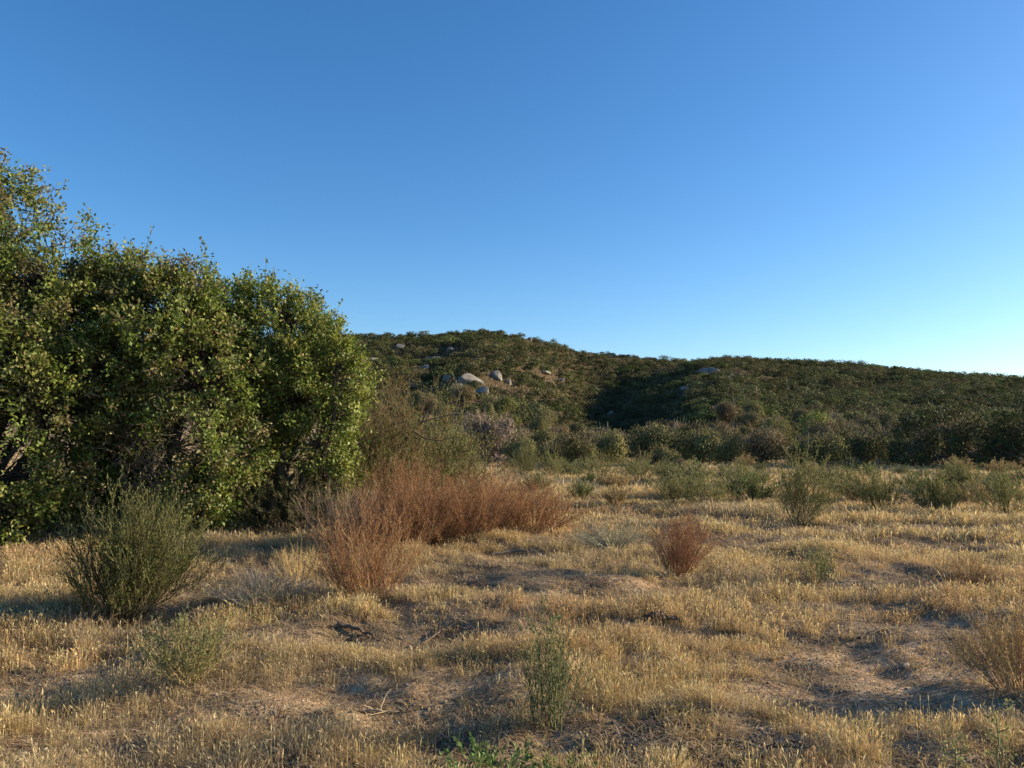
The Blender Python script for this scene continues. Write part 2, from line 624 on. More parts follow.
shrub('orange_bush', p, 'large orange brown dry bush, the nearest and tallest of the rusty ones', 'bush', 'rusty dry bushes in the field', Hh=1.14, Wd=.38, n=120,
      stem_c=RUST + TAN[:1], leaf_c=RUSTL + [(.44, .29, .15)], twigs=24, leaf=.018, leafn=6, lw=.13, rad=.0035, base=.22, wild=.24, power=.5, twl=(.07, .2), start=.15)
p = at(677, 9.6)
shrub('red_bush', p, 'dark red fan shaped bush standing alone in the grass', 'bush', 'rusty dry bushes in the field', Hh=.82, Wd=.34, n=120, stem_c=MAROON + RUST[:2],
      leaf_c=MAROON + RUSTL[:3], twigs=22, leaf=.018, leafn=5, lw=.12, rad=.0022, base=.10, wild=.12, lean=(.06, 0), power=.6, twl=(.08, .26), start=.2)
rust = [(400, 11.9, 1.05, .5, 'dull red brown dry bush just behind the tallest orange bush'),
        (432, 12.4, 1.16, .7, 'red brown dry bush in the thicket, right of the tallest orange bush'),
        (478, 12.8, 1.08, .75, 'deep rust dry bush in the middle of the long thicket'),
        (528, 13.4, .92, .62, 'rust dry bush at the right end of the long thicket'),
        (405, 14.6, 1.5, .7, 'reddish dry bush at the back of the thicket under the leaning bare branch'),
        (495, 15.2, 1.25, .9, 'pinkish brown dry bush behind the middle of the long thicket')]
for i, (px, d, h, w, lab) in enumerate(rust):
    shrub('rusty_bush', at(px, d), lab, 'bush', 'rusty dry bushes in the field', Hh=h, Wd=w, n=150, stem_c=RUST, leaf_c=RUSTL, twigs=20, leaf=.024,
          leafn=5, lw=.14, rad=.0045, base=.35, wild=.22, power=.5, twl=(.08, .24), start=.2)
p = at(340, 11.8)
shrub('dry_bush', p, 'grey brown arching dry bush between the trees and the orange bush', 'bush', Hh=1.05, Wd=.6, n=110,
      stem_c=[(.25, .17, .11), (.32, .23, .15), (.20, .13, .09)], leaf_c=[(.27, .18, .11), (.34, .25, .16)], twigs=13, leaf=.02, leafn=3, lw=.14, rad=.005, base=.2, wild=.2)
p = at(612, 11.9)
shrub('dry_bush', p, 'low rounded grey bush left of the red fan shaped bush', 'bush', Hh=.36, Wd=.5, n=140, stem_c=[(.26, .24, .16), (.34, .31, .22)],
      leaf_c=[(.22, .22, .13), (.30, .28, .18)], twigs=10, leaf=.02, leafn=3, lw=.14, rad=.004, base=.25, wild=.2, power=.5)
p = at(548, 4.75)
shrub('green_weed', p, 'tall thin dark green weed with upright stems in the front of the field', 'weed', Hh=.72, Wd=.13, n=36, stem_c=[(.12, .13, .06), (.10, .10, .05)],
      leaf_c=[(.14, .155, .07), (.11, .125, .06), (.18, .185, .085)], twigs=9, leaf=.024, leafn=7, lw=.15, rad=.0035, base=.12, wild=.08, power=.8, twl=(.08, .22), start=.12)
p = at(487, 4.15)
shrub('green_weed', p, 'low bright green leafy weed beside the tall thin weed', 'weed', Hh=.22, Wd=.22, n=34, stem_c=[(.14, .16, .07)],
      leaf_c=[(.13, .20, .06), (.10, .16, .05), (.18, .24, .09)], twigs=6, leaf=.026, leafn=6, lw=.22, rad=.0025, base=.14, power=.5)
p = at(566, 3.98)
shrub('green_weed', p, 'small yellow green leafy weed at the foot of the tall thin weed', 'weed', Hh=.17, Wd=.2, n=26, stem_c=[(.18, .18, .08)],
      leaf_c=[(.2, .21, .08), (.16, .18, .06)], twigs=6, leaf=.022, leafn=6, lw=.22, rad=.0025, base=.12, power=.5)
p = at(812, 9.3)
shrub('green_weed', p, 'single yellow green weed right of the red fan shaped bush', 'weed', Hh=.48, Wd=.16, n=24, stem_c=[(.16, .17, .07)], leaf_c=GREEN + [(.2, .2, .08)],
      twigs=9, leaf=.024, leafn=6, lw=.14, rad=.0035, base=.05, wild=.06)
p = at(1008, 5.2)
shrub('brown_bush', p, 'yellow brown dry bush cut by the right edge of the photo', 'bush', Hh=.58, Wd=.3, n=90, stem_c=TAN,
      leaf_c=[(.33, .22, .10), (.27, .2, .09), (.38, .27, .13)], twigs=14, leaf=.02, leafn=4, lw=.13, rad=.004, base=.12, wild=.1, power=.7)
p = at(958, 9.0)
shrub('brown_bush', p, 'small brown dry bush between the right edge bush and the green row', 'bush', Hh=.42, Wd=.22, n=60, stem_c=TAN, leaf_c=[(.30, .2, .1), (.36, .26, .13)],
      twigs=11, leaf=.018, leafn=3, lw=.13, rad=.004, base=.08, wild=.1)
p = at(300, 9.4)
shrub('straw_tuft', p, 'tall pale straw tuft in front of the right hand tree', 'grass tuft', Hh=.5, Wd=.3, n=120, stem_c=[(.5, .36, .17), (.44, .31, .14)],
      twigs=6, rad=.003, base=.12, wild=.08, power=.6)

# the row of green brooms across the back of the field
green_row = [(797, 15.4, 1.45, .45, 'dark green upright shrub with bare lower stems, standing clear of the row'),
             (846, 21.0, .95, .5, 'green shrub behind and right of the clear standing dark one'),
             (878, 17.6, 1.05, .48, 'dense green shrub with a dark foot, third from the right in the green row'),
             (935, 17.4, .92, .6, 'wide olive green shrub, second from the right in the green row'),
             (1004, 17.0, 1.05, .6, 'green shrub at the right end of the green row'),
             (672, 20.0, .95, .55, 'light green wispy shrub at the left end of the green row'),
             (706, 19.4, .9, .55, 'light green wispy shrub, second from the left in the green row'),
             (966, 24.0, 1.0, .6, 'green shrub at the back of the row before the dark trees'),
             (742, 26.0, .95, .6, 'pale green shrub set back left of the clear standing dark shrub'),
             (598, 31.0, 1.15, .7, 'yellow green shrub beyond the thicket, near the middle of the far field'),
             (640, 29.0, 1.2, .8, 'olive shrub beyond the thicket, right of the yellow green one'),
             (555, 33.0, 1.3, .6, 'bright green upright shrub just right of the sandy opening'),
             (524, 36.0, 1.5, .7, 'dark green shrub next to the sandy opening')]
for i, (px, d, h, w, lab) in enumerate(green_row):
    wisp = px in (672, 706, 742, 598, 640)
    shrub('green_shrub', at(px, d), lab, 'shrub', 'green shrubs along the back of the field', Hh=h, Wd=w, n=46 if wisp else int(R.uniform(50, 95)), stem_c=GREENST,
          leaf_c=[(.23, .22, .085), (.20, .20, .07), (.26, .22, .10)] if wisp else [(.19, .19, .065), (.155, .16, .055), (.22, .205, .08)], twigs=14, leaf=.042, leafn=7, lw=.13, rad=.006, base=R.uniform(.1, .35),
          wild=R.uniform(.08, .24), power=R.uniform(.5, .95), twl=(.1, .28), lean=(.12 if px == 797 else R.normal(0, .12), 0))

# scattered smaller ones farther back, copied from three kinds
protos = []
for k, (sc, lc, nm) in enumerate(((GREENST, GREEN, 'green_tuft'), (TAN, [(.33, .25, .12), (.28, .22, .11)], 'brown_tuft'), (GREENST, [(.19, .19, .09), (.16, .17, .07)], 'grey_tuft'))):
    protos.append(shrub(nm, (0, 0, -50), 'x', 'shrub', Hh=.7, Wd=.42, n=46, stem_c=sc, leaf_c=lc, twigs=10, leaf=.055, leafn=5, lw=.14, rad=.008, base=.12, wild=.08))
spots = []
rr2 = random.Random(5)
while len(spots) < 46:
    d = rr2.uniform(20, 46)
    px = rr2.uniform(500, 1040)
    if all(abs(px - q[0]) > 14 or abs(d - q[1]) > 4 for q in spots):
        spots.append((px, d))
used = set()
kinds = ['small green shrub in the far field before the brush', 'small tan dry shrub in the far field before the brush', 'small grey green shrub in the far field before the brush']
for px, d in spots:
    k = rr2.choice([0, 0, 1, 2, 2])
    o = protos[k]
    rz, s = rr2.uniform(0, 6.28), rr2.uniform(.55, 1.35)
    if k in used:
        o = dup(o, at(px, d), rz, (s * rr2.uniform(.8, 1.6), s * rr2.uniform(.8, 1.6), s))
    else:
        used.add(k)
        o.location = Vector([float(t) for t in at(px, d)])
        o.rotation_euler = (0, 0, rz)
        o.scale = (s * 1.15, s * 1.15, s)
    tag(o, kinds[k], 'shrub', 'small shrubs dotted over the far field')


# ------------------------------------------------------------------ trees at the left
def limb(a, b, k=7, wig=.08, sag=0.0):
    a, b = np.asarray(a, float), np.asarray(b, float)
    t = np.linspace(0, 1, k)
    ln = np.linalg.norm(b - a)
    P = a + (b - a) * t[:, None]
    P += np.cumsum(R.normal(0, wig * ln / k, (k, 3)), 0) * np.sin(t * PI)[:, None]
    P[:, 2] += math.sin(.5) * 0 + sag * np.sin(t * PI) * ln
    return P


SUMAC = [(.128, .165, .034), (.158, .192, .04), (.105, .14, .033), (.19, .20, .052), (.165, .145, .06), (.138, .155, .048)]
BARK = [(.105, .083, .063), (.08, .064, .05)]


def big_tree(name, foot, lobes, label, leaf_cols=SUMAC, per_m2=19, leaf=.074, clump=.22, nl=58, dead=None, group=None):
    """lobes: (px, py, radius px, depth) read off the photograph and turned into balls of real size."""
    root = thing(name, foot, label, 'tree', group)
    foot = np.asarray(foot, float)
    C = np.array([world(a, b, d) for a, b, r, d in lobes]) - foot
    Rd = np.array([r / F * d for a, b, r, d in lobes])
    wood, crown = Buf(), Buf()
    tips, norms = [], []
    for i, (c, r) in enumerate(zip(C, Rd)):
        n = int(4 * PI * r * r * per_m2)
        d = rdir(n)
        rad = r * (R.uniform(.55, 1.06, n) + .42 * (fbm(d[:, 0] * 2.2 + i * 7, d[:, 1] * 2.2 + d[:, 2] * 3, 9) - .5))
        q = c + d * rad[:, None] * np.array([1, 1, .95])
        ok = q[:, 2] > .12
        for j in range(len(C)):
            if j != i:
                ok &= np.linalg.norm(q - C[j], axis=1) > Rd[j] * .62
        # holes where no twig grew
        g = fbm(q[:, 0] * 1.4 + q[:, 1] * .7 + 30, q[:, 2] * 1.4 + q[:, 1] * .5 + 9, 61)
        ok &= R.random(n) < np.clip((g - .335) * 7, .10, 1)
        tips.append(q[ok])
        norms.append(np.repeat([i], ok.sum()))
    T = np.concatenate(tips)
    own = np.concatenate(norms)
    # sprigs that break the outline
    # main limbs
    hub = np.array([0, 0, .25])
    for i, (c, r) in enumerate(zip(C, Rd)):
        st = np.array([R.normal(0, .12), R.normal(0, .12), -.1])
        P = limb(st, c, 9, .25)
        wood.tubes(P[None], np.linspace(.055 + .02 * r, .022, 9)[None], np.array(BARK[:1]), 6)
    # twigs
    for i in range(len(C)):
        idx = np.where(own == i)[0]
        if not len(idx):
            continue
        k = 5
        t = np.linspace(0, 1, k)
        a = C[i] + (T[idx] - C[i]) * R.uniform(.0, .25, (len(idx), 1)) + np.array([0, 0, -.12])
        b = T[idx]
        P = a[:, None, :] + (b - a)[:, None, :] * t[None, :, None]
        P += np.cumsum(R.normal(0, .045, P.shape), 1) * np.sin(t * PI)[None, :, None]
        wood.tubes(P, np.ones((len(idx), 1)) * np.linspace(.011, .004, k)[None], pick(BARK, len(idx)), 3)
    # leaves in clusters round each twig end
    n = len(T)
    cnt = R.integers(int(nl * .45), int(nl * 1.5), n)
    ti = np.repeat(np.arange(n), cnt)
    N = len(ti)
    outd = unit(T - C[own])
    ax = unit(outd + R.normal(0, .45, (n, 3)) + np.array([0, 0, .15]))
    s = R.uniform(-.5, 1, N)
    P = T[ti] + ax[ti] * (s * clump)[:, None] + R.normal(0, clump * .30, (N, 3))
    D = unit(ax[ti] * .6 + R.normal(0, .6, (N, 3)) + np.array([0, 0, -.12]))
    Nn = unit(outd[ti] * .5 + R.normal(0, .6, (N, 3)) + np.array([.15, 0, .35]))
    ln = leaf * R.uniform(.6, 1.25, N)
    tone = pick(leaf_cols, n, .05, .12)[ti] * R.uniform(.75, 1.3, (N, 1)) * R.uniform(.93, 1.07, (N, 3))
    brown = R.random(N) < .03
    tone[brown] = pick([(.25, .15, .08), (.30, .2, .12)], int(brown.sum()))
    crown.leaves(P, D, Nn, ln, ln * R.uniform(.22, .32, N), tone)
    # leading sprigs on the outline
    top = np.where(R.random(n) < .2)[0]
    k = 5
    t = np.linspace(0, 1, k)
    ln = R.uniform(.2, .75, len(top))
    dd = unit(outd[top] + np.array([0, 0, .5]) + R.normal(0, .25, (len(top), 3)))
    Q = T[top][:, None, :] + dd[:, None, :] * (ln[:, None] * t)[:, :, None]
    wood.tubes(Q, np.ones((len(top), 1)) * np.linspace(.005, .002, k)[None], pick(BARK, len(top)), 3)
    m = 13
    ii = np.repeat(np.arange(len(top)), m)
    f = R.uniform(.2, 1, len(ii))
    PP = T[top][ii] + dd[ii] * (ln[ii] * f)[:, None]
    crown.leaves(PP, unit(dd[ii] * .6 + R.normal(0, .6, (len(ii), 3))), rdir(len(ii)), leaf * R.uniform(.6, 1.2, len(ii)), leaf * .27 * R.uniform(.8, 1.1, len(ii)), pick(leaf_cols, len(ii)))
    if dead:
        for (px, py, d, rpx, cnt_) in dead:
            c = world(px, py, d) - foot
            r = rpx / F * d
            for _ in range(cnt_):
                a = c + np.array([R.normal(0, r * .6), R.normal(.25, .15), R.normal(0, r * .6)])
                e = a + unit(R.normal(size=3) + np.array([.2, -.5, -.2])) * R.uniform(.3, .9) * r * .9
                P = limb(a, e, 6, .5)
                wood.tubes(P[None], np.linspace(.006, .002, 6)[None], pick([(.17, .135, .10), (.22, .18, .135), (.14, .11, .08)], 1), 3)
    wood.build('trunk', M_STEM, root, True)
    crown.build('crown', M_FINE if name == 'dark_tree' else M_LEAF, root)
    return root


LG = 'leafy trees at the left edge of the field'
big_tree('leafy_tree', at(-30, 13.4), [(-20, 262, 78, 13.6), (22, 232, 42, 13.4), (2, 190, 34, 13.6), (45, 275, 52, 13.3), (-90, 330, 130, 13.6), (0, 350, 85, 13.0), (40, 400, 75, 13.1),
                                       (0, 470, 75, 12.8), (50, 490, 42, 13.2), (-60, 490, 80, 13.0), (68, 330, 55, 13.6), (52, 240, 40, 13.6), (72, 268, 44, 13.7), (85, 300, 48, 13.8)],
         'tallest leafy green tree, cut by the left edge of the photo', group=LG)
big_tree('leafy_tree', at(140, 14.0), [(132, 302, 52, 14.2), (102, 300, 50, 14.3), (172, 440, 50, 14.1), (150, 470, 44, 14.3), (195, 308, 42, 14.3), (100, 330, 55, 14.3), (170, 312, 50, 14.2), (205, 318, 42, 14.4), (140, 370, 78, 14.0), (195, 380, 62, 13.8), (95, 400, 60, 14.4),
                                       (205, 440, 55, 13.6), (208, 487, 40, 13.6), (180, 490, 42, 13.8), (160, 345, 60, 13.9), (120, 480, 45, 14.6)],
         'middle leafy tree with a bare grey tangle low on its front', group=LG, dead=[(142, 455, 12.9, 36, 220), (112, 425, 13.0, 30, 80)])
big_tree('leafy_tree', at(272, 15.0), [(255, 316, 38, 15.2), (286, 322, 36, 15.0), (230, 314, 34, 15.3), (312, 350, 38, 14.9), (300, 492, 30, 15.9), (268, 500, 30, 16.3), (288, 458, 36, 16.3), (250, 492, 32, 16.4), (280, 350, 50, 15.0), (335, 378, 34, 14.7), (300, 395, 48, 14.9),
                                       (334, 415, 28, 14.6), (318, 440, 36, 14.7), (258, 378, 34, 15.2), (268, 425, 34, 15.6), (325, 470, 28, 15.0), (338, 362, 18, 14.7), (262, 440, 24, 15.4)],
         'right hand leafy tree with bright yellow green leaves and a dark hollow at its foot', group=LG, leaf_cols=SUMAC[:4] + [(.22, .25, .055), (.20, .23, .05)])

# wispy thicket between the trees and the hill
THICK = [(388, 17.0, 3.4, .75, [(.17, .13, .06), (.15, .14, .06), (.20, .12, .06)], 'tall reddish olive wispy shrub against the right hand tree'),
         (376, 18.4, 3.3, .7, [(.20, .12, .06), (.17, .12, .06)], 'tallest rusty topped wispy shrub beside the right hand tree'),
         (412, 17.8, 2.3, .9, OLIVE, 'olive wispy shrub with a bare branch leaning out of it'),
         (438, 19.5, 3.1, .9, OLIVE + [(.15, .17, .06)], 'olive wispy shrub in the middle of the tall thicket'),
         (455, 18.5, 1.9, .8, [(.14, .14, .06), (.17, .14, .07)], 'shorter olive brown shrub at the right end of the tall thicket'),
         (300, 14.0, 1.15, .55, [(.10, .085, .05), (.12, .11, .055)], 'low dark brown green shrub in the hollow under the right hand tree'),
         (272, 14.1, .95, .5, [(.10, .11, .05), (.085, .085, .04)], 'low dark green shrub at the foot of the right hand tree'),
         (352, 16.6, 2.4, .8, OLIVE, 'dark olive shrub in the shade under the right hand tree')]
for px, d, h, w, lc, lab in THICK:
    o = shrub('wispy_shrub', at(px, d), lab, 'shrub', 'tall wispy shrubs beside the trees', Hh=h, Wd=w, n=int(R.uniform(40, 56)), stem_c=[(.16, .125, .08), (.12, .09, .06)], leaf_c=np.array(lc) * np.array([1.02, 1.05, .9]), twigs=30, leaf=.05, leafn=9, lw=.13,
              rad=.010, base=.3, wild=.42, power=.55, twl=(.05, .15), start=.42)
    if 'leaning' in lab:
        bb = Buf()
        f = at(px, d)
        for pts in ([(394, 462), (402, 444), (412, 430), (422, 422), (436, 418), (454, 414)], [(412, 430), (424, 438), (440, 441), (452, 437)], [(422, 422), (428, 410), (437, 402)]):
            P = np.array([world(a, b_, 16.9) - f for a, b_ in pts])
            P[:, 1] += R.normal(0, .05, len(P))
            bb.tubes(P[None], np.linspace(.024, .007, len(P))[None], np.array([(.13, .10, .08)]), 6)
        bb.build('bare_branch', M_STEM, o)


# ------------------------------------------------------------------ domed chaparral shrubs
def dome(n, cols, leaf, w=1.0, h=1.0, lumps=7, fill=.5):
    """A mounded shrub of unit radius: leaf quads round several lumps."""
    c = np.stack([R.uniform(-.55, .55, lumps) * w, R.uniform(-.55, .55, lumps) * w, R.uniform(.25, .68, lumps) * h], 1)
    c[0] = (0, 0, .55 * h)
    r = R.uniform(.3, .5, lumps)
    i = R.integers(0, lumps, n)
    d = rdir(n)
    d[:, 2] = np.where((d[:, 2] < -.3) & (R.random(n) < .6), -d[:, 2], d[:, 2])
    P = c[i] + d * (r[i] * R.uniform(fill, 1.08, n))[:, None]
    P[:, 2] = np.clip(P[:, 2], .02, None)
    tone = pick(cols, lumps, .06, .15)
    C = tone[i] * R.uniform(.82, 1.18, (n, 1)) * R.uniform(.95, 1.05, (n, 3))
    Nn = unit(d + R.normal(0, .38, (n, 3)))
    D = unit(np.cross(Nn, rdir(n)) + np.array([0, 0, .35]))
    return P, D, Nn, leaf * R.uniform(.6, 1.4, n), leaf * R.uniform(.25, .5, n), C


CH = {'olive': [(.13, .122, .050), (.15, .138, .058)], 'dark': [(.095, .088, .040), (.105, .098, .045)], 'green': [(.13, .135, .048), (.12, .125, .045)],
      'brown': [(.15, .115, .06), (.17, .13, .07)], 'grey': [(.15, .135, .07), (.13, .118, .06)], 'bright': [(.25, .27, .075), (.22, .25, .07)],
      'mauve': [(.22, .165, .13), (.2, .15, .115)]}
for _k in ('olive', 'brown', 'grey', 'dark', 'green'):
    CH[_k] = [tuple(1.18 * v for v in c) for c in CH[_k]]
CHN = {'olive': 'olive', 'dark': 'dark green', 'green': 'green', 'brown': 'brown', 'grey': 'grey green', 'bright': 'bright yellow green', 'mauve': 'pinkish grey'}
cprot = {}


def chap_proto(kind):
    root = thing('chaparral_shrub', (0, 0, -60), 'x', 'shrub')
    b = Buf()
    b.leaves(*dome(4600, CH[kind], .062, lumps=9))
    s = Buf()
    m = 36
    az = R.uniform(0, 2 * PI, m)
    t = np.linspace(0, 1, 5)
    e = np.stack([np.cos(az) * R.uniform(.1, .85, m), np.sin(az) * R.uniform(.1, .85, m), R.uniform(.5, 1.12, m)], 1)
    P = e[:, None, :] * t[None, :, None] + np.cumsum(R.normal(0, .03, (m, 5, 3)), 1) * t[None, :, None]
    s.tubes(P, np.ones((m, 1)) * np.linspace(.02, .006, 5)[None], pick([(.15, .12, .09), (.22, .18, .14)], m))
    b.build('foliage', M_CHAP, root)
    s.build('stems', M_STEM, root)
    return root


pro_used = set()


def chap(kind, loc, rad, hgt, label, group=None, name=None, cat=None):
    key = (kind, R.integers(0, 2))
    if key not in cprot:
        cprot[key] = chap_proto(kind)
    o = cprot[key]
    rz = float(R.uniform(0, 6.28))
    if key in pro_used:
        o = dup(o, loc, rz, (rad, rad, hgt))
    else:
        pro_used.add(key)
        o.location = Vector([float(t) for t in loc])
        o.rotation_euler = (0, 0, rz)
        o.scale = (rad, rad, hgt)
    for g in ('group',):
        if g in o:
            del o[g]
    if name:
        o.name = name
    tag(o, label, cat or 'shrub', group)
    return o


placed = []


def place(kind, px, d, rad, hgt, label, group=None):
    q = at(px, d)
    placed.append((q[0], q[1], rad))
    return chap(kind, q, rad, hgt, label, group)


# ones the photograph singles out
place('mauve', 487, 56, 2.2, 3.4, 'pinkish grey leafless looking shrub by the sandy opening', None)
place('bright', 822, 82, 2.6, 3.2, 'brightest yellow green shrub at the foot of the right ridge')
place('green', 776, 84, 2.0, 2.6, 'rounded green shrub left of the brightest yellow green shrub')
place('bright', 583, 118, 1.6, 2.2, 'small light green shrub alone against the shaded draw')
place('dark', 575, 52, 1.9, 1.9, 'dark green rounded shrub left of the middle of the brush line')
place('dark', 650, 50, 2.2, 2.4, 'largest dark green shrub near the middle of the brush line')
place('olive', 700, 50, 2.0, 2.3, 'olive shrub right of the largest dark one in the brush line')
place('brown', 760, 49, 1.9, 2.2, 'brown olive shrub with a crooked bare stem in the brush line')
place('olive', 820, 49, 2.2, 2.1, 'olive shrub in the brush line left of the two dark trees')
place('dark', 866, 50, 1.6, 2.0, 'dark shrub touching the left of the two dark trees')
place('olive', 612, 54, 2.0, 2.3, 'olive shrub between the two darkest shrubs of the brush line')
place('olive', 545, 58, 2.2, 2.4, 'olive shrub right of the sandy opening')
place('brown', 515, 62, 1.8, 2.2, 'brown olive shrub at the back of the sandy opening')
place('olive', 450, 44, 1.8, 2.5, 'olive shrub left of the sandy opening behind the tall thicket')
place('brown', 425, 36, 1.6, 2.6, 'brown shrub rising behind the tall thicket')
place('green', 660, 66, 2.4, 3.0, 'bright lit green shrub behind the largest dark shrub')

# the two dark trees at the right; backlit shade is put into their leaf colours
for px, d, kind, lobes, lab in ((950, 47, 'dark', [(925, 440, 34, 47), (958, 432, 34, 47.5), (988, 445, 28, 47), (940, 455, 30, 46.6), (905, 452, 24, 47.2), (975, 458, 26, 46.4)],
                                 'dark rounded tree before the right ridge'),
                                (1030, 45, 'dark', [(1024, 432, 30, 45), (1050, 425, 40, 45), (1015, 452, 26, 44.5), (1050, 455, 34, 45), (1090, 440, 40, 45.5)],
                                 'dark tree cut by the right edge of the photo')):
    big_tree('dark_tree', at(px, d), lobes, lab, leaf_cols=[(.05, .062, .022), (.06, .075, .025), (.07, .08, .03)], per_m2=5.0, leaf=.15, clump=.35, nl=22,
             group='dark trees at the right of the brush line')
    q = at(px, d)
    placed.append((q[0], q[1], 3.2))

# valley shrubs: things, copied
vg = 'shrubs of the brush below the hill'
tries = 0
cnt = 0
while cnt < 215 and tries < 9000:
    tries += 1
    d = 47 + 62 * R.random() ** 1.25
    px = R.uniform(330, 1090)
    if d < 62 and 468 < px < 512:
        continue
    if px < 470 and d < 50:
        continue
    q = at(px, d)
    rad = R.uniform(.9, 2.0)
    if any(math.hypot(q[0] - a, q[1] - b) < (rad + c) * .62 for a, b, c in placed):
        continue
    kind = str(R.choice(['olive', 'olive', 'olive', 'dark', 'green', 'brown', 'brown', 'grey']))
    zone = 'along the edge of the field' if d < 60 else ('in the middle of the flat brush' if d < 82 else 'at the foot of the hill')
    placed.append((q[0], q[1], rad))
    chap(kind, q, rad, rad * R.uniform(1.1, 1.7), f'rounded {CHN[kind]} shrub {zone}', vg)
    cnt += 1
print('valley shrubs', cnt)

# ------------------------------------------------------------------ boulders on the hill
BOULD = [(470, 381, 3.6, 2.2, 'largest pale boulder low on the lit side of the hill'), (496, 376, 2.6, 1.7, 'squarish pale boulder just right of the largest one'),
         (482, 392, 2.6, 1.4, 'flat grey boulder below the squarish one'), (436, 358, 3.4, 1.6, 'long low grey boulder up left of the largest boulder'),
         (414, 384, 1.8, 1.4, 'small pale boulder low at the left, near the thicket'), (371, 360, 3.0, 1.6, 'grey boulder beside the right hand tree'),
         (530, 337, 1.3, 1.2, 'small pale boulder near the hilltop, left of a pair'), (541, 339, 1.2, 1.0, 'small pale boulder near the hilltop, right of a pair'),
         (709, 375, 6.5, 1.9, 'wide pale slab high on the right ridge'), (545, 371, 2.4, 1.2, 'low tan boulder right of the largest boulders'),
         (560, 378, 2.0, 1.0, 'small tan boulder edging the shaded draw'), (684, 386, 1.6, .9, 'small grey boulder below the wide slab'),
         (400, 345, 2.2, 1.2, 'grey boulder under the skyline at the left'), (610, 412, 1.6, 1.0, 'small pale boulder on the floor of the draw'), (450, 348, 1.8, 1.0, 'small grey boulder below the hilltop'),
         (458, 387, 1.7, 1.2, 'small grey boulder leaning on the largest one'), (508, 381, 1.5, 1.0, 'small pale boulder right of the squarish one'),
         (447, 377, 1.6, 1.1, 'grey boulder left of the largest one'), (424, 366, 1.9, 1.0, 'low grey boulder below the long one at the left'),
         (730, 377, 2.6, 1.6, 'grey boulder right of the wide slab on the ridge')]


def ico_rock(name, loc, rx, h, label, mat, seed, cat='boulder', group=None, sub=3):
    import bmesh
    bm = bmesh.new()
    bmesh.ops.create_icosphere(bm, subdivisions=sub, radius=1)
    rg = np.random.default_rng(seed)
    pl = unit(rg.normal(size=(11, 3)))
    off = rg.uniform(.42, .86, 11)
    for v in bm.verts:
        c = np.array(v.co)
        for a, o_ in zip(pl, off):
            dd = float(c @ a) - o_
            if dd > 0:
                c = c - a * dd * .85
        v.co = Vector(c * np.array([rx, rx * .75, h]))
    me = bpy.data.meshes.new(name)
    bm.to_mesh(me)
    bm.free()
    me.materials.append(mat)
    o = bpy.data.objects.new(name, me)
    COL.objects.link(o)
    o.location = Vector([float(t) for t in loc])
    o.rotation_euler = (0, 0, float(rg.uniform(-.5, .5)))
    return tag(o, label, cat, group)


rocks = []
for i, (px, py, w, h, lab) in enumerate(BOULD):
    q = hit(px, py + 3)
    rocks.append((q[0], q[1], w))
    ico_rock('boulder', q + np.array([0, 0, h * .14 + (1.0 if w > 6 else .1)]), w * .68, h * .75, lab, M_ROCK, 100 + i, group='pale boulders on the hill')

